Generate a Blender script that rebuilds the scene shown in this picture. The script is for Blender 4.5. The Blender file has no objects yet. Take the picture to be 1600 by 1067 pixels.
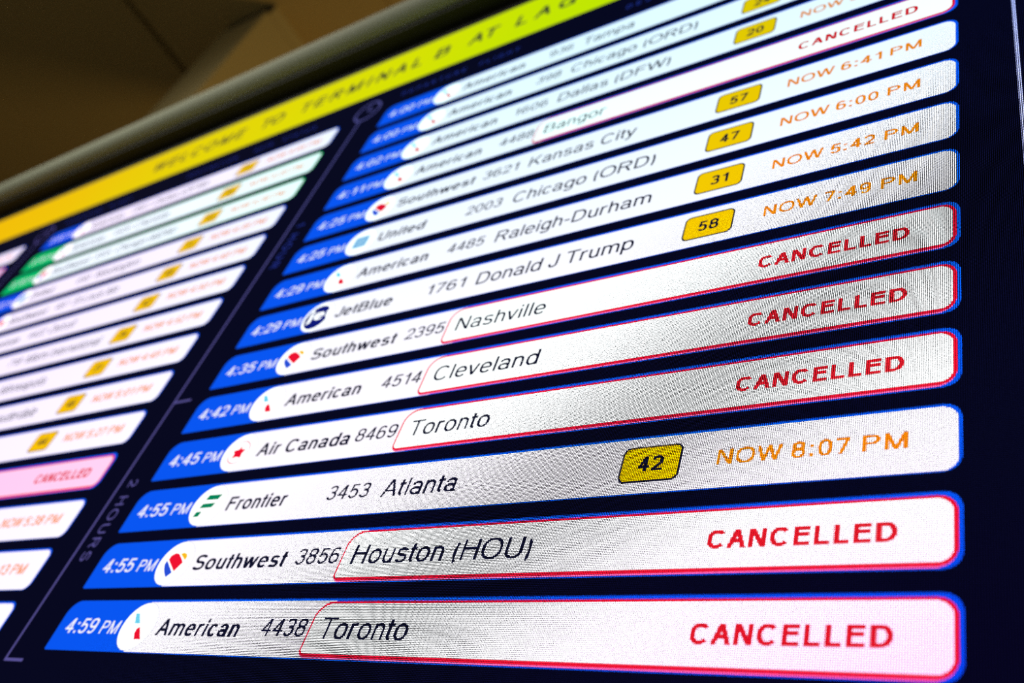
import bpy, bmesh, math
from mathutils import Matrix, Vector

sc = bpy.context.scene
COL = sc.collection

# ---------------------------------------------------------------- units
S = 0.075            # metres per flight-row pitch on the board
Z0 = 1.95            # height of the lowest flight row
PITCH = S / 48.0     # LED pitch
def W(u, v, y=0.0):  # board units -> world (y in metres, negative = towards the viewer)
    return Vector((u * S, y, Z0 + v * S))

# ---------------------------------------------------------------- camera
FPX = 1510.70245
def rod(w):
    w = Vector(w); t = w.length
    return Matrix.Rotation(t, 3, w.normalized())
Rm = rod((-0.770415020, 0.616237494, 0.0778604565))
tv = Vector((-6.82127994, 4.48451578, 14.0882115))
Cc = -(Rm.transposed() @ tv)                      # camera centre in (right, down, forward) board units
def cv(d): return Vector((d[0], d[2], -d[1]))     # (right, down, forward) -> blender axes
right, up, back = cv(Rm[0]), -cv(Rm[1]), -cv(Rm[2])
cam = bpy.data.cameras.new('camera')
cam.sensor_width = 36.0
cam.lens = FPX / 1600.0 * 36.0
cam.clip_start = 0.02
cam.dof.use_dof = True
cam.dof.focus_distance = 11.05 * S
cam.dof.aperture_fstop = 3.7
cam_o = bpy.data.objects.new('camera', cam)
M3 = Matrix((right, up, back)).transposed()
cpos = Vector((Cc[0] * S, Cc[2] * S, Z0 - Cc[1] * S))
cam_o.matrix_world = Matrix.Translation(cpos) @ M3.to_4x4()
COL.objects.link(cam_o)
sc.camera = cam_o

# ---------------------------------------------------------------- world, lights, exposure
world = bpy.data.worlds.new('world'); sc.world = world
world.use_nodes = True
wb = world.node_tree.nodes['Background']
wb.inputs[0].default_value = (0.95, 1.0, 0.78, 1)
wb.inputs[1].default_value = 0.17
def area(name, loc, tgt, size, power, color):
    l = bpy.data.lights.new(name, 'AREA'); l.shape = 'DISK'
    l.size = size; l.energy = power; l.color = color
    o = bpy.data.objects.new(name, l); COL.objects.link(o)
    o.location = loc
    o.rotation_euler = (Vector(tgt) - Vector(loc)).to_track_quat('-Z', 'Y').to_euler()
    return o
area('concourse_lamp_behind_board', (1.6, 2.4, 3.3), (-1.2, 1.2, 4.95), 1.2, 52, (1.0, 0.73, 0.26))
lf = area('concourse_lamp_in_front', (-1.4, -1.9, 4.4), (-1.0, -0.05, 3.2), 1.6, 13, (1.0, 0.98, 0.80))
lf.data.spread = math.radians(70)
vs = sc.view_settings
sc.display_settings.display_device = 'sRGB'
vs.view_transform = 'Standard'; vs.look = 'None'; vs.exposure = 0.0; vs.gamma = 1.0
vs.use_curve_mapping = False
sc.cycles.filter_width = 1.25
sc.cycles.use_denoising = False

# ---------------------------------------------------------------- materials
def lin(c):
    r = []
    for x in c[:3]:
        x = x / 255.0
        r.append(x / 12.92 if x <= 0.04045 else ((x + 0.055) / 1.055) ** 2.4)
    return r

LED_SHARP = 3.0
def led_group():
    g = bpy.data.node_groups.new('led_pixel_grid', 'ShaderNodeTree')
    g.interface.new_socket('Color', in_out='INPUT', socket_type='NodeSocketColor')
    g.interface.new_socket('Shader', in_out='OUTPUT', socket_type='NodeSocketShader')
    N, L = g.nodes, g.links
    gi = N.new('NodeGroupInput'); go = N.new('NodeGroupOutput')
    geo = N.new('ShaderNodeNewGeometry')
    sep = N.new('ShaderNodeSeparateXYZ'); L.new(geo.outputs['Position'], sep.inputs[0])
    def math_(op, a, b=None):
        n = N.new('ShaderNodeMath'); n.operation = op
        for i, x in enumerate((a, b)):
            if x is None: continue
            if isinstance(x, (int, float)): n.inputs[i].default_value = x
            else: L.new(x, n.inputs[i])
        return n.outputs[0]
    def axis(src):
        a = math_('MULTIPLY', src, 2 * math.pi / PITCH)
        c = math_('COSINE', a)
        h = math_('MULTIPLY_ADD', c, 0.5); h.node.inputs[2].default_value = 0.5
        p = math_('POWER', h, LED_SHARP)
        # mean of ((1+cos)/2)^3 is 5/16
        return math_('MULTIPLY', p, 16.0 / 5.0)
    m = math_('MULTIPLY', axis(sep.outputs['X']), axis(sep.outputs['Z']))
    # dot contrast painted by this camera's view depth, fading to even glow beyond focus
    dx = math_('MULTIPLY_ADD', sep.outputs['X'], -0.548087 / S); dx.node.inputs[2].default_value = 14.088 - Z0 / S * 0.628585
    dz = math_('MULTIPLY_ADD', sep.outputs['Z'], 0.628585 / S); L.new(dx, dz.node.inputs[2])
    depth_fade = N.new('ShaderNodeMapRange'); depth_fade.interpolation_type = 'SMOOTHSTEP'
    L.new(dz, depth_fade.inputs[0]); depth_fade.inputs[1].default_value = 12.1; depth_fade.inputs[2].default_value = 13.9
    depth_fade.inputs[3].default_value = 1.0; depth_fade.inputs[4].default_value = 0.0
    near = N.new('ShaderNodeMapRange'); L.new(dz, near.inputs[0])  # dot contrast also weakened close to the camera
    near.inputs[1].default_value = 7.5; near.inputs[2].default_value = 10.0; near.inputs[3].default_value = 0.5; near.inputs[4].default_value = 1.0
    m1 = math_('MULTIPLY', math_('SUBTRACT', m, 1.0), near.outputs[0])
    m = math_('MULTIPLY_ADD', m1, depth_fade.outputs[0]); m.node.inputs[2].default_value = 1.0
    mul = N.new('ShaderNodeVectorMath'); mul.operation = 'SCALE'
    # viewing-angle colour shift of the LEDs, painted in by board position: cool towards the top right, rosy at the left and lower right
    def ramp(src, a, b):
        n = N.new('ShaderNodeMapRange'); n.interpolation_type = 'SMOOTHSTEP'
        L.new(src, n.inputs[0]); n.inputs[1].default_value = a; n.inputs[2].default_value = b
        return n.outputs[0]
    X, Z = sep.outputs['X'], sep.outputs['Z']
    cool = math_('MULTIPLY', ramp(X, -9 * S, 6 * S), ramp(Z, Z0 + 3 * S, Z0 + 14 * S))
    rosy = math_('MULTIPLY', ramp(X, 6 * S, 13 * S), ramp(Z, Z0 + 2.6 * S, Z0 - 0.2 * S))
    left = ramp(X, 1 * S, -9 * S)
    rr0 = math_('MULTIPLY_ADD', left, -0.04); rr0.node.inputs[2].default_value = 1.0
    rr = math_('MULTIPLY_ADD', cool, -0.28); L.new(rr0, rr.node.inputs[2])
    g1 = math_('MULTIPLY_ADD', rosy, -0.40); g1.node.inputs[2].default_value = 1.0
    g2 = math_('MULTIPLY_ADD', left, -0.10); g2.node.inputs[2].default_value = 1.0
    cmb = N.new('ShaderNodeCombineXYZ')
    L.new(rr, cmb.inputs[0]); L.new(math_('MULTIPLY', g1, g2), cmb.inputs[1]); cmb.inputs[2].default_value = 1.0
    tint = N.new('ShaderNodeVectorMath'); tint.operation = 'MULTIPLY'
    L.new(gi.outputs['Color'], tint.inputs[0]); L.new(cmb.outputs[0], tint.inputs[1])
    L.new(tint.outputs[0], mul.inputs[0]); L.new(m, mul.inputs['Scale'])
    em = N.new('ShaderNodeEmission'); L.new(mul.outputs[0], em.inputs[0])
    df = N.new('ShaderNodeBsdfDiffuse'); df.inputs[0].default_value = (0.003, 0.003, 0.004, 1)
    ad = N.new('ShaderNodeAddShader')
    L.new(em.outputs[0], ad.inputs[0]); L.new(df.outputs[0], ad.inputs[1])
    L.new(ad.outputs[0], go.inputs[0])
    return g
LEDG = led_group()
_led = {}
def led(name, rgb, k=1.0):
    key = (name,)
    if key in _led: return _led[key]
    m = bpy.data.materials.new('led_' + name); m.use_nodes = True
    nt = m.node_tree; nt.nodes.clear()
    g = nt.nodes.new('ShaderNodeGroup'); g.node_tree = LEDG
    c = lin(rgb)
    g.inputs[0].default_value = (c[0] * k, c[1] * k, c[2] * k, 1)
    o = nt.nodes.new('ShaderNodeOutputMaterial')
    nt.links.new(g.outputs[0], o.inputs[0])
    m.cycles.emission_sampling = 'NONE'
    _led[key] = m
    return m
def led_ramp(name, stops):
    """screen colour that runs along the board: stops = [(u, rgb, k), ...]"""
    m = bpy.data.materials.new('led_' + name); m.use_nodes = True
    nt = m.node_tree; nt.nodes.clear()
    N, L = nt.nodes, nt.links
    geo = N.new('ShaderNodeNewGeometry'); sep = N.new('ShaderNodeSeparateXYZ')
    L.new(geo.outputs['Position'], sep.inputs[0])
    mr = N.new('ShaderNodeMapRange'); u0, u1 = stops[0][0], stops[-1][0]
    L.new(sep.outputs['X'], mr.inputs[0])
    mr.inputs[1].default_value = u0 * S; mr.inputs[2].default_value = u1 * S
    cr = N.new('ShaderNodeValToRGB'); L.new(mr.outputs[0], cr.inputs[0])
    el = cr.color_ramp.elements
    while len(el) < len(stops): el.new(0.5)
    for e, (u, c, k) in zip(el, stops):
        e.position = (u - u0) / (u1 - u0)
    for e, (u, c, k) in zip(el, stops):
        c = lin(c); e.color = (c[0] * k, c[1] * k, c[2] * k, 1)
    g = N.new('ShaderNodeGroup'); g.node_tree = LEDG
    L.new(cr.outputs[0], g.inputs[0])
    o = N.new('ShaderNodeOutputMaterial'); L.new(g.outputs[0], o.inputs[0])
    m.cycles.emission_sampling = 'FRONT_BACK'
    return m
def solid(name, rgb, rough=0.6, metal=0.0, noise=0.0, scale=4.0):
    m = bpy.data.materials.new(name); m.use_nodes = True
    nt = m.node_tree; b = nt.nodes['Principled BSDF']
    c = lin(rgb)
    b.inputs['Base Color'].default_value = (*c, 1)
    b.inputs['Roughness'].default_value = rough
    b.inputs['Metallic'].default_value = metal
    if noise:
        tc = nt.nodes.new('ShaderNodeTexCoord')
        n = nt.nodes.new('ShaderNodeTexNoise'); n.inputs['Scale'].default_value = scale
        nt.links.new(tc.outputs['Object'], n.inputs['Vector'])
        mx = nt.nodes.new('ShaderNodeMix'); mx.data_type = 'RGBA'
        mx.inputs[6].default_value = (*[x * (1 - noise) for x in c], 1)
        mx.inputs[7].default_value = (*[min(1, x * (1 + noise)) for x in c], 1)
        nt.links.new(n.outputs[0], mx.inputs[0])
        nt.links.new(mx.outputs[2], b.inputs['Base Color'])
    return m

NAVY = led('navy_ground', (5, 6, 30))
BLUE = led('row_blue', (6, 86, 242))
GREEN = led('row_green', (0, 205, 112))
WHITE = led('row_white', (246, 241, 252), 1.15)
PURE = led('pure_white', (255, 255, 255), 1.5)
MINT = led('row_mint', (236, 252, 252), 1.2)
DESTW = led('cancelled_white', (249, 253, 254), 1.3)
PINK = led('cancelled_pink', (255, 205, 236), 1.1)
RED = led('red', (240, 16, 48))
INK = led('ink', (14, 16, 42))
TIMEW = led('time_white', (246, 246, 255), 1.0)
CANCEL = led('cancelled_red', (226, 26, 40))
ORANGE = led('delay_orange', (250, 134, 10))
AMBER = led('gate_yellow', (255, 202, 0))
DIM = led('dim_indigo', (88, 82, 150))
DIMT = led('dim_header', (40, 54, 150))
CYAN = led('cyan', (110, 210, 240))
SKY = led('sky_blue', (90, 170, 225))
PALE = led('pale_blue', (178, 214, 240))
HEARTB = led('heart_blue', (40, 80, 215))
HEARTY = led('heart_yellow', (250, 190, 30))
FGREEN = led('leaf_green', (0, 130, 86))
JNAVY = led('disc_navy', (14, 24, 120))
HOTPINK = led('edge_pink', (255, 104, 168))
RINGP = led('ring_pink', (250, 150, 165))
LGREY = led('disc_edge', (196, 204, 222))

# ---------------------------------------------------------------- mesh helpers
D = 0.00009     # spacing of the screen layers (m)
def link(name, me, parent=None, mats=()):
    for m in mats: me.materials.append(m)
    o = bpy.data.objects.new(name, me); COL.objects.link(o)
    if parent is not None:
        o.parent = parent
    return o
def rrect(u0, v0, u1, v1, r, n=8):
    """rounded rectangle outline; r = (bl, br, tr, tl)"""
    if isinstance(r, (int, float)): r = (r,) * 4
    pts = []
    for (cx, cy, rr, a0) in ((u0 + r[0], v0 + r[0], r[0], 180), (u1 - r[1], v0 + r[1], r[1], 270),
                             (u1 - r[2], v1 - r[2], r[2], 0), (u0 + r[3], v1 - r[3], r[3], 90)):
        for k in range(n + 1):
            a = math.radians(a0 + 90 * k / n)
            pts.append((cx + rr * math.cos(a), cy + rr * math.sin(a)))
    return pts
def circ(cx, cy, r, n=48):
    return [(cx + r * math.cos(2 * math.pi * k / n), cy + r * math.sin(2 * math.pi * k / n)) for k in range(n)]
class Flat:
    """collects flat screen shapes (in board units) with materials and layers"""
    def __init__(s): s.v, s.f, s.mi, s.mats = [], [], [], []
    def _m(s, m):
        if m not in s.mats: s.mats.append(m)
        return s.mats.index(m)
    def poly(s, pts, layer, mat):
        b = len(s.v); y = -layer * D
        s.v += [W(p[0], p[1], y) for p in pts]
        s.f.append(list(range(b, b + len(pts)))); s.mi.append(s._m(mat))
        return s
    def ring(s, outer, inner, layer, mat):
        b = len(s.v); n = len(outer); y = -layer * D
        s.v += [W(p[0], p[1], y) for p in outer] + [W(p[0], p[1], y) for p in inner]
        for k in range(n):
            k2 = (k + 1) % n
            s.f.append([b + k, b + k2, b + n + k2, b + n + k]); s.mi.append(s._m(mat))
        return s
    def mesh(s, me2, layer, mat):        # (verts2d, faces)
        b = len(s.v); y = -layer * D
        s.v += [W(p[0], p[1], y) for p in me2[0]]
        for f in me2[1]:
            s.f.append([b + i for i in f]); s.mi.append(s._m(mat))
        return s
    def build(s, name, parent=None):
        me = bpy.data.meshes.new(name)
        me.from_pydata(s.v, [], s.f)
        me.polygons.foreach_set('material_index', s.mi)
        me.update()
        return link(name, me, parent, s.mats)

# ---- lettering: a plain grotesque built from strokes (units: cap height = 1, t = stroke thickness)
SE = 2.0 / 2.35
def _se(cx, cy, rx, ry, a):
    c, s = math.cos(math.radians(a)), math.sin(math.radians(a))
    return (cx + rx * math.copysign(abs(c) ** SE, c), cy + ry * math.copysign(abs(s) ** SE, s))
class Pen:
    def __init__(s, t): s.t, s.v, s.f = t, [], []
    def quad(s, *p):
        b = len(s.v); s.v += list(p); s.f.append(list(range(b, b + len(p))))
    def R(s, x0, y0, x1, y1): s.quad((x0, y0), (x1, y0), (x1, y1), (x0, y1))
    def V(s, x, y0, y1): s.R(x, y0, x + s.t, y1)                       # stem, x = left edge
    def H(s, x0, x1, y, k=0.88): s.R(x0, y, x1, y + s.t * k)           # bar, y = lower edge
    def P(s, xb, yb, xt, yt, k=1.0):                                   # slanted stroke cut level, left edges given
        h = s.t * k * math.hypot(1, (xt - xb) / (yt - yb))
        s.quad((xb, yb), (xb + h, yb), (xt + h, yt), (xt, yt))
    def hw(s, dx, dy, k=1.0): return s.t * k * math.hypot(1, dx / dy)
    def A(s, x0, y0, x1, y1, a0=0.0, a1=360.0, k=0.88):                # arc stroke inside an outer box
        n = max(3, int(abs(a1 - a0) / 14)); cx, cy = (x0 + x1) / 2, (y0 + y1) / 2
        ro, so = (x1 - x0) / 2, (y1 - y0) / 2; ri, si = ro - s.t, so - s.t * k
        o = [_se(cx, cy, ro, so, a0 + (a1 - a0) * i / n) for i in range(n + 1)]
        q = [_se(cx, cy, ri, si, a0 + (a1 - a0) * i / n) for i in range(n + 1)]
        b = len(s.v); s.v += o + q
        for i in range(n): s.f.append([b + i, b + i + 1, b + n + 2 + i, b + n + 1 + i])
XH, OV, DE = 0.728, 0.015, -0.29
def glyph(p, c):
    """draws c with its left edge at 0, returns its drawn width and side bearing"""
    t = p.t
    V, H, P, A, R = p.V, p.H, p.P, p.A, p.R
    def ell(w, top=True): V(0, 0, 1)
    if c == 'A':
        w = 0.90; d = p.hw(0.45, 1, 1.0); m = (w - d) / 2
        P(0, 0, m, 1); P(w - d, 0, m, 1); H(0.2, w - 0.2, 0.27); return w, 0.01
    if c == 'B':
        w = 0.78; V(0, 0, 1); H(0, w * .5, 0); H(0, w * .5, 1 - t * .88); H(0, w * .5, 0.47)
        A(0.12, 0.47, w - 0.05, 1, -90, 90); A(0.10, 0, w, 0.47 + t * .88, -90, 90); return w, 0.09
    if c == 'C': w = 0.88; A(0, -OV, w, 1 + OV, 38, 322); return w, 0.06
    if c == 'D':
        w = 0.83; V(0, 0, 1); H(0, w * .45, 0); H(0, w * .45, 1 - t * .88); A(-0.09, 0, w, 1, -90, 90); return w, 0.09
    if c == 'E': w = 0.72; V(0, 0, 1); H(0, w, 0); H(0, w, 1 - t * .88); H(0, w - 0.05, 0.47); return w, 0.09
    if c == 'F': w = 0.68; V(0, 0, 1); H(0, w, 1 - t * .88); H(0, w - 0.07, 0.46); return w, 0.09
    if c == 'G': w = 0.92; A(0, -OV, w, 1 + OV, 38, 345); H(w * .52, w, 0.40); R(w - t * .9, 0, w, 0.44); return w, 0.06
    if c == 'H': w = 0.80; V(0, 0, 1); V(w - t, 0, 1); H(0, w, 0.48); return w, 0.10
    if c == 'I': V(0, 0, 1); return t, 0.12
    if c == 'J': w = 0.56; V(w - t, 0.28, 1); A(0, -OV, w, 0.60, 180, 360); return w, 0.05
    if c == 'K':
        w = 0.84; V(0, 0, 1); d = p.hw(.5, 1); P(t * .5, 0.36, w - d - 0.04, 1); P(w - d, 0, 0.24, 0.60); return w, 0.08
    if c == 'L': w = 0.64; V(0, 0, 1); H(0, w, 0); return w, 0.09
    if c == 'M':
        w = 0.97; V(0, 0, 1); V(w - t, 0, 1); d = p.hw(.38, 1); m = (w - d) / 2
        P(m, 0, 0, 1); P(m, 0, w - d, 1); return w, 0.10
    if c == 'N': w = 0.80; V(0, 0, 1); V(w - t, 0, 1); d = p.hw(.6, 1); P(w - d, 0, 0, 1); return w, 0.10
    if c == 'O': w = 0.98; A(0, -OV, w, 1 + OV); return w, 0.06
    if c == 'P': w = 0.76; V(0, 0, 1); H(0, w * .5, 1 - t * .88); H(0, w * .5, 0.42); A(0.06, 0.42, w, 1, -90, 90); return w, 0.09
    if c == 'R':
        w = 0.82; V(0, 0, 1); H(0, w * .5, 1 - t * .88); H(0, w * .5, 0.45); A(0.06, 0.45, w - 0.02, 1, -90, 90)
        d = p.hw(.3, .5); P(w - d, 0, w * .48, 0.47); return w, 0.09
    if c in 'Ss':
        if c == 'S': w, h, m, o = 0.80, 1.0, 0.515, OV
        else: w, h, m, o = 0.60, XH, 0.375, OV
        g = t * .44
        A(0.02, m - g, w - 0.02, h + o, 22, 270); A(0, -o, w, m + g, 90, -160); return w, 0.055
    if c == 'T': w = 0.80; R(w / 2 - t / 2, 0, w / 2 + t / 2, 1); H(0, w, 1 - t * .88); return w, 0.03
    if c == 'U': w = 0.80; V(0, 0.35, 1); V(w - t, 0.35, 1); A(0, -OV, w, 0.72, 180, 360); return w, 0.10
    if c in 'Vv':
        w, h = (0.88, 1) if c == 'V' else (0.66, XH); d = p.hw(w * .45, h); m = (w - d) / 2
        P(m, 0, 0, h); P(m, 0, w - d, h); return w, 0.01
    if c in 'Ww':
        w, h = (1.28, 1) if c == 'W' else (0.97, XH); d = p.hw(w * .2, h); q = (w - d) / 4
        P(q, 0, 0, h); P(q, 0, 2 * q, h); P(3 * q, 0, 2 * q, h); P(3 * q, 0, 4 * q, h); return w, 0.01
    if c == 'y':
        w = 0.66; d = p.hw(w * .45, XH); m = (w - d) / 2
        P(m, 0, 0, XH); sl = (w - d - m) / XH; P(m + sl * -0.19, -0.19, w - d, XH); H(0.04, m * .6 + t * .4, DE); P(m - sl * .19 - .03 - t * .35, DE, m - sl * .12 - t * .3, -0.12)
        return w, 0.01
    if c == 'o': w = 0.66; A(0, -OV, w, XH + OV); return w, 0.055
    if c in 'bp':
        w = 0.645; y0, y1 = (0, 1) if c == 'b' else (DE, XH); V(0, y0, y1); A(0, -OV, w, XH + OV); return w, 0.07
    if c in 'dq':
        w = 0.645; y0, y1 = (0, 1) if c == 'd' else (DE, XH); V(w - t, y0, y1); A(0, -OV, w, XH + OV); return w, 0.065
    if c == 'g':
        w = 0.63; V(w - t, -0.05, XH); A(0, 0.0, w, XH + OV); A(0.01, DE - 0.01, w, 0.22, 360, 205); return w, 0.065
    if c == 'c': w = 0.60; A(0, -OV, w, XH + OV, 38, 322); return w, 0.05
    if c == 'e': w = 0.645; A(0, -OV, w, XH + OV, 0, 322); H(t * .5, w - t * .3, 0.318, 0.8); return w, 0.055
    if c == 'a':
        w = 0.62; x = w - 0.02; R(x - t, 0, x, XH - 0.2); A(0.03, XH - 0.46, x, XH + OV, 172, 0)
        A(0, -OV, x, 0.435, 20, 340, 0.84); R(x - 0.02, 0, w + 0.03, t * .5); return w + 0.03, 0.05
    if c in 'hn':
        w = 0.57; V(0, 0, 1 if c == 'h' else XH); A(0, XH - 0.62, w, XH + OV, 180, 0); V(w - t, 0, XH - 0.29); return w, 0.085
    if c == 'm':
        w = 0.98; k = (w + t) / 2; V(0, 0, XH); A(0, XH - .56, k, XH + OV, 180, 0); A(k - t, XH - .56, w, XH + OV, 180, 0)
        V(k - t, 0, XH - .26); V(w - t, 0, XH - .26); return w, 0.085
    if c == 'u': w = 0.57; V(w - t, 0, XH); A(0, -OV, w, 0.62, 180, 360); V(0, 0.29, XH); return w, 0.085
    if c == 'r': w = 0.36; V(0, 0, XH); A(0, XH - 0.62, 0.58, XH + OV, 180, 72); return w, 0.075
    if c == 'i': V(0, 0, XH); R(0, 1 - t * 1.05, t, 1); return t, 0.085
    if c == 'j': V(0.1, -0.1, XH); R(0.1, 1 - t * 1.05, .1 + t, 1); A(-0.2, DE, 0.1 + t, 0.12, 360, 270); return t + .1, 0.06
    if c == 'l': V(0, 0, 1); return t, 0.085
    if c == 'k':
        w = 0.60; V(0, 0, 1); d = p.hw(.4, .7); P(t * .5, 0.22, w - d - 0.04, XH); P(w - d, 0, 0.19, 0.45); return w, 0.07
    if c == 't':
        w = 0.34; x = 0.08; R(x, 0.16, x + t, 0.93); H(0, w, XH - t * .8, 0.8); A(x, -0.01, x + 0.46, 0.36, 180, 262); return w, 0.03
    if c == 'f':
        w = 0.36; x = 0.09; R(x, 0, x + t, 0.80); H(0, w - .01, XH - t * .8, 0.8); A(x, 0.66, x + 0.46, 1.01, 180, 98); return w, 0.02
    if c == '0': w = 0.64; A(0, -OV, w, 1 + OV); return w, 0.065
    if c == '1': x = 0.22; R(x, 0, x + t, 1); H(0, x + .02, 0.70, 0.75); P(x - .12, .74, x - .02, 0.985, .5); return x + t, 0.15
    if c == '2':
        w = 0.63; A(0, 0.36, w, 1 + OV, 172, -40); H(0, w, 0); d = p.hw(.5, .5); P(0.0, t * .6, w * .70 - t * .25, 0.50, 0.95); return w, 0.065
    if c == '3':
        w = 0.63; g = t * .44; A(0.03, 0.52 - g, w - .02, 1 + OV, 165, -90); A(0, -OV, w, 0.52 + g, 90, -165)
        H(w * .36, w * .55, 0.52 - g); return w, 0.065
    if c == '4':
        w = 0.67; x = w - 0.14 - t; R(x, 0, x + t, 1); H(0, w, 0.225); d = p.hw(.45, .75); P(0, 0.26, x + t - d * .95, 1); return w, 0.05
    if c == '5':
        w = 0.63; H(0.10, w - .05, 1 - t * .88); P(0.035, 0.44, 0.10, 1); A(0, -OV, w, 0.67, 140, -160); return w, 0.065
    if c == '6':
        w = 0.64; A(0, -OV, w, 0.645, 0, 360); A(0, -OV, w * 1.02, 1 + OV, 45, 190); return w, 0.065
    if c == '9':
        w = 0.64; A(0, 0.355, w, 1 + OV, 0, 360); A(-w * .02, -OV, w, 1 + OV, 225, 370); return w, 0.065
    if c == '7':
        w = 0.62; H(0, w, 1 - t * .88); d = p.hw(.35, .9); P(0.14, 0, w - d, 1 - t * .5, .95); return w, 0.07
    if c == '8':
        w = 0.64; g = t * .44; A(0.025, 0.53 - g, w - .025, 1 + OV); A(0, -OV, w, 0.53 + g); return w, 0.065
    if c == ':': R(0, 0, t * 1.1, t * 1.1); R(0, 0.58, t * 1.1, 0.58 + t * 1.1); return t * 1.1, 0.12
    if c == '-': H(0, 0.34, 0.30); return 0.34, 0.06
    if c == '(': A(0, DE, 0.62, 1.03, 128, 232); return 0.20, 0.09
    if c == ')': A(0.20 - 0.62, DE, 0.20, 1.03, 52, -52); return 0.20, 0.09
    return 0.2, 0.08
_tc = {}
def raw_text(body, t, space):
    """lettering of cap height 1; space = extra advance per letter"""
    k = (body, t, space)
    if k in _tc: return _tc[k]
    v, f = [], []; x = 0.0
    for c in body:
        if c == ' ': x += 0.36 + space; continue
        p = Pen(t); w, sb = glyph(p, c)
        b = len(v); x += sb
        v += [(a + x, y) for a, y in p.v]; f += [[i + b for i in q] for q in p.f]
        x += w + sb + space
    _tc[k] = (v, f)
    return _tc[k]
REG, MED, BOLD = 0.134, 0.150, 0.182
def text2d(body, u0, base, cap, u1=None, t=REG, xs=1.0, track=False):
    """lettering starting at u0 on a baseline; u1 fits the width (by letter spacing if track)"""
    vs_, fs_ = raw_text(body, t, 0.0)
    ext = lambda q: (min(p[0] for p in q), max(p[0] for p in q))
    sx = cap * xs
    if u1 is not None:
        a, b = ext(vs_)
        if track:
            vs_, fs_ = raw_text(body, t, ((u1 - u0) / sx - (b - a)) / max(1, len(body) - 1))
        else:
            sx = (u1 - u0) / (b - a)
    a, b = ext(vs_)
    return ([(u0 + (x - a) * sx, base + y * cap) for x, y in vs_], fs_)
def width_of(body, cap, t=REG, xs=1.0):
    q = [p[0] for p in raw_text(body, t, 0.0)[0]]
    return (max(q) - min(q)) * cap * xs

# ---------------------------------------------------------------- the room
def boxes(name, lst, mats, parent=None, bevel=0.0):
    bm = bmesh.new()
    for (x0, y0, z0, x1, y1, z1, mi) in lst:
        r = bmesh.ops.create_cube(bm, size=1.0)
        bmesh.ops.scale(bm, vec=(x1 - x0, y1 - y0, z1 - z0), verts=r['verts'])
        bmesh.ops.translate(bm, vec=((x0 + x1) / 2, (y0 + y1) / 2, (z0 + z1) / 2), verts=r['verts'])
        fs = {f for v in r['verts'] for f in v.link_faces}
        for f in fs: f.material_index = mi
    if bevel:
        bmesh.ops.bevel(bm, geom=bm.edges[:], offset=bevel, segments=3, affect='EDGES', profile=0.5)
    me = bpy.data.meshes.new(name); bm.to_mesh(me); bm.free()
    return link(name, me, parent, mats)
CEIL = Z0 + 40 * S
M_ceil = solid('ceiling_panel', (182, 152, 94), 0.75, 0, 0.12, 0.8)
M_dark = solid('shadow_gap', (10, 9, 8), 0.9)
M_col = solid('column_cladding', (152, 134, 92), 0.6, 0, 0.05, 2.0)
M_floor = solid('floor_terrazzo', (120, 112, 100), 0.5, 0, 0.2, 30)
M_wall = solid('wall_paint', (150, 130, 98), 0.8, 0, 0.06, 2)
RX0, RX1, RY0, RY1 = -6.5, 5.0, -4.0, 5.0
pan = []
joints = [-79.4, -63.8, -48.2, -32.6, -17.0, -1.4, 14.2, 29.8, 45.4, 61.0]
edges = [RX0] + [j * S for j in joints if RX0 < j * S < RX1] + [RX1]
for a, b in zip(edges[:-1], edges[1:]):
    ga = 0.02 if abs(a + 32.6 * S) < 0.01 else 0.004
    gb = 0.02 if abs(b + 32.6 * S) < 0.01 else 0.004
    pan.append((a + ga, RY0, CEIL, b - gb, RY1, CEIL + 0.05, 0))
pan.append((RX0, RY0, CEIL + 0.09, RX1, RY1, CEIL + 0.12, 1))
o = boxes('ceiling', pan, [M_ceil, M_dark]); o['kind'] = 'structure'
o = boxes('floor', [(RX0, RY0, -0.1, RX1, RY1, 0, 0)], [M_floor]); o['kind'] = 'structure'
o = boxes('wall_back', [(RX0, RY1, 0, RX1, RY1 + 0.1, CEIL + 0.12, 0)], [M_wall]); o['kind'] = 'structure'
o = boxes('wall_left', [(RX0 - 0.1, RY0, 0, RX0, RY1, CEIL + 0.12, 0)], [M_wall]); o['kind'] = 'structure'

# column behind the board, stopping short of the ceiling with a shadow gap
cx0, cx1, cy0, cy1 = -27.2 * S, -23.4 * S, 3.0 * S, 9.0 * S
o = boxes('column', [(cx0, cy0, 0, cx1, cy1, CEIL - 0.065, 0)], [M_col], None, 0.012)
o['label'] = 'square olive-beige column rising to the brown ceiling behind the board'
o['category'] = 'column'
boxes('neck', [(cx0 + 0.01, cy0 + 0.02, CEIL - 0.065, cx1 - 0.005, cy1, CEIL, 0)], [M_col], o)
boxes('shadow_gap', [(cx0 + 0.008, cy0 + 0.006, CEIL - 0.066, cx1 - 0.006, cy0 + 0.0195, CEIL, 0)], [M_dark], o)

# ---------------------------------------------------------------- the departure board
UL, UR, VB, VT = -56.0, 28.5, -2.6, 16.65
board = bpy.data.objects.new('departure_board', None); COL.objects.link(board)
board.location = (0, 0, 0)
board['label'] = 'wide lit flight departure board with yellow welcome banner and rows of flights'
board['category'] = 'flight board'
M_black = solid('frame_black', (9, 9, 8), 0.7)
M_rail = solid('rail_grey', (138, 141, 128), 0.45, 0.0, 0.04, 6)
boxes('screen', [(UL * S, 0, Z0 + VB * S, UR * S, 0.02, Z0 + VT * S, 0)], [NAVY], board)
boxes('cabinet', [(UL * S, 0.0202, Z0 + VB * S, UR * S, 0.10, Z0 + 17.6 * S, 0)], [M_black], board)
boxes('base', [(UL * S, -0.01, 0, UR * S, 0.10, Z0 + VB * S - 0.0005, 0)], [M_black], board)
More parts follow.
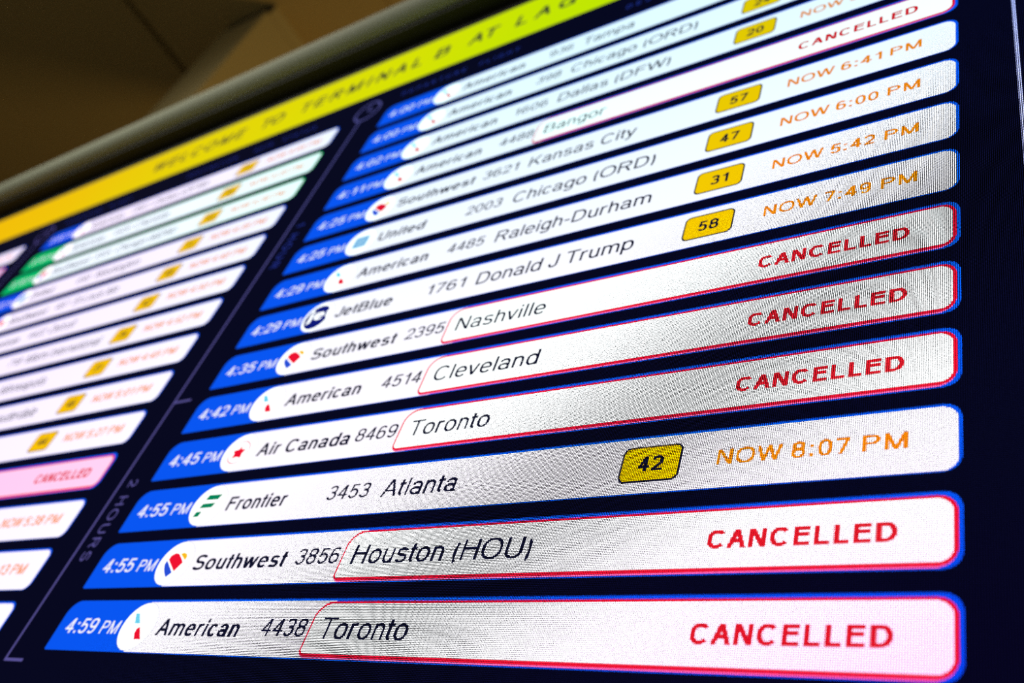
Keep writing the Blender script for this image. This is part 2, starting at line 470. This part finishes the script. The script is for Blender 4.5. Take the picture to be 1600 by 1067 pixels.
# black border strip, its overhanging lip, and the rounded grey rail along the top
boxes('top_bezel', [(UL * S, 0.002, Z0 + 16.66 * S, UR * S, 0.02, Z0 + 17.15 * S, 0),
                    (UL * S, -0.42 * S, Z0 + 17.15 * S, UR * S, 0.02, Z0 + 17.6 * S, 0)], [M_black], board)
def rail():
    bm = bmesh.new(); n = 40; r = 0.45 * S; c = (-0.42 * S, Z0 + 17.75 * S)
    rings = []
    for x in (UL * S, UR * S):
        rings.append([bm.verts.new((x, c[0] + r * math.cos(2 * math.pi * k / n), c[1] + r * math.sin(2 * math.pi * k / n))) for k in range(n)])
    for k in range(n):
        f = bm.faces.new((rings[0][k], rings[0][(k + 1) % n], rings[1][(k + 1) % n], rings[1][k])); f.smooth = True
    bm.faces.new(rings[0]); bm.faces.new(rings[1][::-1])
    me = bpy.data.meshes.new('top_rail'); bm.to_mesh(me); bm.free()
    o = link('top_rail', me, board, [M_rail]); o['label'] = 'rounded grey metal rail along the top edge'
rail()

# yellow welcome banner
M_ban = led_ramp('banner_yellow', [(-24, (250, 195, 0), 1), (-15, (244, 206, 0), 1), (-8, (234, 223, 0), 1),
                                   (0, (233, 226, 0), 1), (7, (218, 232, 0), 1)])  # amber-to-lime run paints in the hue shift seen at different viewing angles
ban = Flat().poly([(UL, 14.84), (UR, 14.84), (UR, 16.65), (UL, 16.65)], 1, M_ban).build('banner', board)
ban['label'] = 'yellow welcome banner across the top of the screen'
for wd, a, b in (('WELCOME', -10.55, -6.4), ('TO', -5.7, -4.78), ('TERMINAL', -4.12, 0.18), ('B', 0.6, 1.02),
                 ('AT', 1.62, 2.46), ('LAGUARDIA', 2.99, 8.15)):
    Flat().mesh(text2d(wd, a, 15.54, 0.47, b, BOLD, 1.05, len(wd) > 1), 2, INK).build('banner_word', ban)

# ---- airline discs (drawn around their own centre, radius 0.354)
def disc_logo(kind, cu, cvv):
    F = Flat()
    F.poly(circ(cu, cvv, 0.362), 3, LGREY)
    F.poly(circ(cu, cvv, 0.352), 4, PURE)
    T = lambda pts, k=1.0: [(cu + x * k, cvv + y * k) for x, y in pts]
    if kind == 'tail':
        F.poly(T([(-0.205, 0.198), (-0.112, 0.044), (0.011, 0.044), (-0.121, 0.198)]), 5, CYAN)
        F.poly(T([(0.068, -0.195), (0.212, -0.195), (0.054, -0.004), (0.0, -0.04), (0.008, -0.105)]), 5, RED)
    elif kind == 'heart':
        F.poly(T([(-0.021, -0.236), (-0.10, -0.17), (-0.165, -0.10), (-0.215, -0.02), (-0.218, 0.03), (-0.203, 0.05), (0.062, -0.158)]), 5, HEARTB)
        F.poly(T([(0.091, -0.143), (0.185, 0.005), (0.10, 0.075), (0.0, 0.148), (-0.05, 0.165), (-0.10, 0.168), (-0.15, 0.148), (-0.178, 0.12), (-0.188, 0.065)]), 5, RED)
        F.poly(T([(0.205, 0.035), (0.212, 0.092), (0.175, 0.143), (0.104, 0.172), (0.05, 0.165), (0.03, 0.15)]), 5, HEARTY)
    elif kind == 'leaf':
        F.ring(circ(cu, cvv, 0.232), circ(cu, cvv, 0.204), 5, RINGP)
        half = [(0.0, 0.14), (0.028, 0.06), (0.06, 0.055), (0.137, 0.04), (0.088, -0.03), (0.095, -0.075), (0.102, -0.115), (0.0, -0.088)]
        F.poly(T(half + [(-x, y) for x, y in half[::-1] if x > 0], 1.05), 5, RED)
    elif kind == 'bars':
        F.poly(T([(-0.14, 0.100), (0.158, 0.096), (0.213, 0.190), (-0.102, 0.195)]), 5, FGREEN)
        F.poly(T([(-0.186, -0.046), (0.109, -0.047), (0.156, 0.039), (-0.142, 0.039)]), 5, FGREEN)
        F.poly(T([(-0.225, -0.204), (-0.089, -0.202), (-0.058, -0.107), (-0.194, -0.105)]), 5, FGREEN)
    elif kind == 'navy':
        F.poly(circ(cu - 0.01, cvv - 0.01, 0.290), 5, JNAVY)
        F.mesh(text2d('jet', cu - 0.22, cvv - 0.075, 0.25, cu + 0.31, 0.20), 6, PURE)
    elif kind == 'globe':
        F.poly(T([(-0.19, -0.17), (0.19, -0.17), (0.19, 0.17), (-0.19, 0.17)]), 5, PALE)
        for k in range(3):
            r = 0.06 + 0.06 * k
            pts_o = [(cu + r * 1.0 * math.cos(a), cvv + 0.165 * math.sin(a)) for a in [2 * math.pi * j / 32 for j in range(32)]]
            pts_i = [(cu + (r - 0.022) * math.cos(a), cvv + 0.15 * math.sin(a)) for a in [2 * math.pi * j / 32 for j in range(32)]]
            F.ring(pts_o, pts_i, 6, SKY)
        for y in (-0.08, 0.0, 0.08):
            F.poly(T([(-0.18, y - 0.009), (0.18, y - 0.009), (0.18, y + 0.009), (-0.18, y + 0.009)]), 6, SKY)
    return F
LOGO = {'American': 'tail', 'Southwest': 'heart', 'Air Canada': 'leaf', 'Frontier': 'bars', 'JetBlue': 'navy',
        'United': 'globe'}
NAMEW = {'American': 1.63, 'Southwest': 1.855, 'Frontier': 1.25, 'JetBlue': 1.30, 'Air Canada': 1.94, 'United': 1.12}
WIDTHS = {'Raleigh-Durham': 2.81, 'Chicago (ORD)': 2.66, 'Kansas City': 2.11, 'Bangor': 1.28, 'Dallas (DFW)': 2.32, 'Cleveland': 1.79, 'Nashville': 1.59, 'Tampa': 1.16, 'Toronto': 1.35, 'Atlanta': 1.23, 'Houston (HOU)': 2.65, 'Donald J Trump': 2.75}
ROWH = 0.79
def flight_row(cu, i, tm, airline, num, dest, gate, status, label, green=False, lite=False):
    """one flight line: coloured bar (part) with its panel, disc, lettering, gate and status (sub-parts)"""
    base_m = GREEN if green else BLUE
    v = float(i)
    row = Flat().poly(rrect(cu, v, cu + 12.44, v + ROWH, (0.04, 0.17, 0.17, 0.24), 10), 1, base_m).build('flight_row', board)
    row['label'] = label
    canc = status == 'CANCELLED'
    Flat().poly(rrect(cu + 1.92, v + 0.008, cu + (5.5 if canc else 12.408), v + 0.754, (0.0, 0.0, 0.0, 0.0) if canc else (0.0, 0.15, 0.15, 0.0), 10), 2, MINT if green else WHITE).build('row_panel', row)
    # departure time
    F = Flat()
    F.mesh(text2d(tm, cu + 0.23, v + 0.265, 0.235, cu + 0.97 if len(tm) == 4 else cu + 1.02, 0.15), 5, TIMEW)
    F.mesh(text2d('PM', cu + 1.10, v + 0.265, 0.20, cu + 1.50, 0.15), 5, TIMEW)
    F.build('time_text', row)
    disc_logo(LOGO[airline], cu + 1.92, v + 0.384).build('airline_logo', row)
    Flat().mesh(text2d(airline, cu + 2.385, v + 0.255, 0.245, cu + 2.385 + NAMEW[airline], BOLD), 5, INK).build('airline_name', row)
    w = 0.19 * len(num)
    Flat().mesh(text2d(num, cu + 5.19 - w, v + 0.285, 0.23, cu + 5.19, REG), 5, INK).build('flight_number', row)
    if status == 'CANCELLED':
        F = Flat()
        rad = (0.10, 0.17, 0.17, 0.24)
        F.poly(rrect(cu + 5.25, v + 0.014, cu + 12.40, v + 0.70, (0.10, 0.19, 0.17, 0.24), 10), 2.5, HOTPINK)
        F.poly(rrect(cu + 5.235, v + 0.036, cu + 12.402, v + 0.748, rad, 10), 3, RED)
        F.poly(rrect(cu + 5.262, v + 0.068, cu + 12.365, v + 0.715, [max(0.02, r - 0.03) for r in rad], 10), 4,
               PINK if cu < 0 else DESTW)
        F.build('cancelled_box', row)
    if dest:
        Flat().mesh(text2d(dest, cu + 5.43, v + 0.26, 0.275, (cu + 5.43 + WIDTHS[dest]) if dest in WIDTHS else None, REG, 0.97), 5, INK).build('destination_text', row)
    if gate:
        F = Flat()
        F.poly(rrect(cu + 8.935, v + 0.155, cu + 9.655, v + 0.645, 0.085, 6), 3, INK)
        F.poly(rrect(cu + 8.957, v + 0.177, cu + 9.633, v + 0.623, 0.07, 6), 4, AMBER)
        w = width_of(gate, 0.20, BOLD, 1.05)
        F.mesh(text2d(gate, cu + 9.30 - w / 2, v + 0.30, 0.20, cu + 9.30 + w / 2, BOLD), 5, INK)
        F.build('gate_badge', row)
    if status == 'CANCELLED':
        Flat().mesh(text2d('CANCELLED', cu + 10.13, v + 0.287, 0.205, cu + 11.905, 0.225), 5, CANCEL).build('status_text', row)
    elif status:
        F = Flat(); t = status
        F.mesh(text2d('NOW', cu + 10.07, v + 0.298, 0.20, cu + 10.77, 0.17), 5, ORANGE)
        F.mesh(text2d(t, cu + 10.86, v + 0.298, 0.20, cu + 11.435, 0.17), 5, ORANGE)
        F.mesh(text2d('PM', cu + 11.55, v + 0.298, 0.20, cu + 11.97, 0.17), 5, ORANGE)
        F.build('status_text', row)
    return row

RIGHT = [
 ('4:59', 'American', '4438', 'Toronto', None, 'CANCELLED', 'bottom row of the right column, 4:59 PM to Toronto, cancelled in red'),
 ('4:55', 'Southwest', '3856', 'Houston (HOU)', None, 'CANCELLED', 'row for the 4:55 PM flight to Houston, cancelled in red'),
 ('4:55', 'Frontier', '3453', 'Atlanta', '42', '8:07', 'row for the 4:55 PM flight to Atlanta, gate 42, now 8:07 PM'),
 ('4:45', 'Air Canada', '8469', 'Toronto', None, 'CANCELLED', 'row for the 4:45 PM flight to Toronto, cancelled in red'),
 ('4:42', 'American', '4514', 'Cleveland', None, 'CANCELLED', 'row for the 4:42 PM flight to Cleveland, cancelled in red'),
 ('4:35', 'Southwest', '2395', 'Nashville', None, 'CANCELLED', 'row for the 4:35 PM flight to Nashville, cancelled in red'),
 ('4:29', 'JetBlue', '1761', 'Donald J Trump', '58', '7:49', 'row for the 4:29 PM flight at gate 58, now 7:49 PM'),
 ('4:29', 'American', '4485', 'Raleigh-Durham', '31', '5:42', 'row for the 4:29 PM flight to Raleigh-Durham, gate 31'),
 ('4:25', 'United', '2003', 'Chicago (ORD)', '47', '6:00', 'row for the 4:25 PM flight to Chicago, gate 47'),
 ('4:25', 'Southwest', '3621', 'Kansas City', '57', '6:41', 'row for the 4:25 PM flight to Kansas City, gate 57'),
 ('4:11', 'American', '4488', 'Bangor', None, 'CANCELLED', 'row for the 4:11 PM flight to Bangor, cancelled in red'),
 ('4:02', 'American', '1606', 'Dallas (DFW)', '20', '5:20', 'row for the 4:02 PM flight to Dallas, gate 20'),
 ('4:00', 'American', '398', 'Chicago (ORD)', '24', '6:10', 'second row from the top of the right column, flight to Chicago'),
 ('4:00', 'American', '936', 'Tampa', '29', '5:05', 'top row of the right column, flight to Tampa'),
]
for i, (tm, al, num, de, ga, st, lb) in enumerate(RIGHT):
    flight_row(0.0, i, tm, al, num, de, ga, st, lb)
LEFT = [
 ('3:59', 'American', '4466', 'Boston', None, '5:09', 'bottom row of the left column, white end only in view'),
 ('3:59', 'Southwest', '1893', 'Tampa', None, '5:13', 'second row from the bottom of the left column'),
 ('3:55', 'American', '4512', 'Norfolk', None, '5:38', 'third row from the bottom of the left column, no gate badge'),
 ('3:49', 'American', '4608', 'Buffalo', None, 'CANCELLED', 'pink cancelled row of the left column'),
 ('3:45', 'Southwest', '2210', 'Denver', '44', '5:27', 'left column row just above the pink cancelled one'),
 ('3:40', 'American', '4731', 'Fort Lauderdale', '46', '5:01', 'left column row second above the pink cancelled one'),
 ('3:35', 'American', '4570', 'Minneapolis', '31', '4:45', 'left column row third above the pink cancelled one'),
 ('3:30', 'American', '718', 'Miami International', '34', '4:52', 'left column row fourth above the pink cancelled one'),
 ('3:29', 'American', '4422', 'Detroit', '42', '4:50', 'left column row fifth above the pink cancelled one'),
 ('3:25', 'Southwest', '487', 'St Louis Mo', '48', '4:40', 'left column row with the blue time box second below the green ones'),
 ('3:20', 'United', '690', 'Washington', '51', '4:35', 'left column row just below the two green ones'),
 ('3:15', 'Southwest', '3305', 'Chicago (MDW)', '53', '4:30', 'lower of the two green rows of the left column'),
 ('3:15', 'American', '4420', 'Charlotte', '25', '4:20', 'upper of the two green rows of the left column'),
 ('3:00', 'American', '2861', 'Dallas (DFW)', '21', '4:05', 'top row of the left column, blue time box'),
]
CP = 13.98
for i, (tm, al, num, de, ga, st, lb) in enumerate(LEFT):
    flight_row(-CP, i, tm, al, num, de, ga, st, lb, green=(i in (11, 12)))
flight_row(-2 * CP, 13, '2:00', 'American', '3014', 'Orlando', None, '4:00', 'top row of the farthest column, white tip at the left edge')
flight_row(-2 * CP, 12, '2:05', 'American', '4590', 'Albany', None, 'CANCELLED', 'cancelled row of the farthest column, pink tip at the left edge')

# ---- time lines between the columns, with hour ticks, hour lettering and clock rings
def rot_text(body, u0, v_top, v_bot, cap, mat, bold=REG):
    """lettering turned to read downwards, letter tops towards +u"""
    vs_, fs_ = text2d(body, 0.0, 0.0, cap, v_top - v_bot, bold, 1.0, True)
    return ([(u0 + y, v_top - x) for x, y in vs_], fs_)
for k, cu in enumerate((-CP, 0.0, CP)):
    u = cu - 0.85
    F = Flat()
    F.poly([(u - 0.024, -0.2), (u + 0.024, -0.2), (u + 0.024, 13.62), (u - 0.024, 13.62)], 1, DIM if cu <= 0 else led('line_lavender', (168, 168, 226)))
    for vt in (-0.178, 4.83):
        F.poly([(u + 0.024, vt - 0.024), (cu - 0.37, vt - 0.024), (cu - 0.37, vt + 0.024), (u + 0.024, vt + 0.024)], 1, DIM)
    tl = F.build('time_line', board)
    if cu > 0: tl['label'] = 'pale time line at the right edge of the screen'
    elif cu == 0: tl['label'] = 'indigo time line left of the 4 PM flights'
    if cu <= 0:
        Flat().mesh(rot_text('2 HOURS', cu - 0.60, 3.08, 1.50, 0.225, DIM), 1, DIM).build('hour_text', tl)
        Flat().mesh(rot_text('1 HOUR', cu - 0.60, 9.75, 8.35, 0.225, DIM), 1, DIMT).build('hour_text', tl)
        F = Flat()
        F.ring(circ(cu - 0.79, 14.03, 0.40, 48), circ(cu - 0.79, 14.03, 0.345, 48), 1, DIM)
        F.poly([(cu - 0.81, 14.03), (cu - 0.77, 14.03), (cu - 0.77, 14.27), (cu - 0.81, 14.27)], 1, DIM)
        F.poly([(cu - 0.79, 14.01), (cu - 0.60, 14.01), (cu - 0.60, 14.05), (cu - 0.79, 14.05)], 1, DIM)
        F.build('clock_icon', tl)
for cu in (-CP, 0.0):
    for wd, a, b in (('DEPARTURE', 0.2, 2.1), ('FLIGHT', 2.49, 3.56), ('DESTINATION', 6.2, 8.3), ('GATE', 9.0, 9.7), ('STATUS', 10.1, 11.3)):
        Flat().mesh(text2d(wd, cu + a, 14.20, 0.15, cu + b, MED, 1.0, True), 1, DIMT).build('header_word', board)
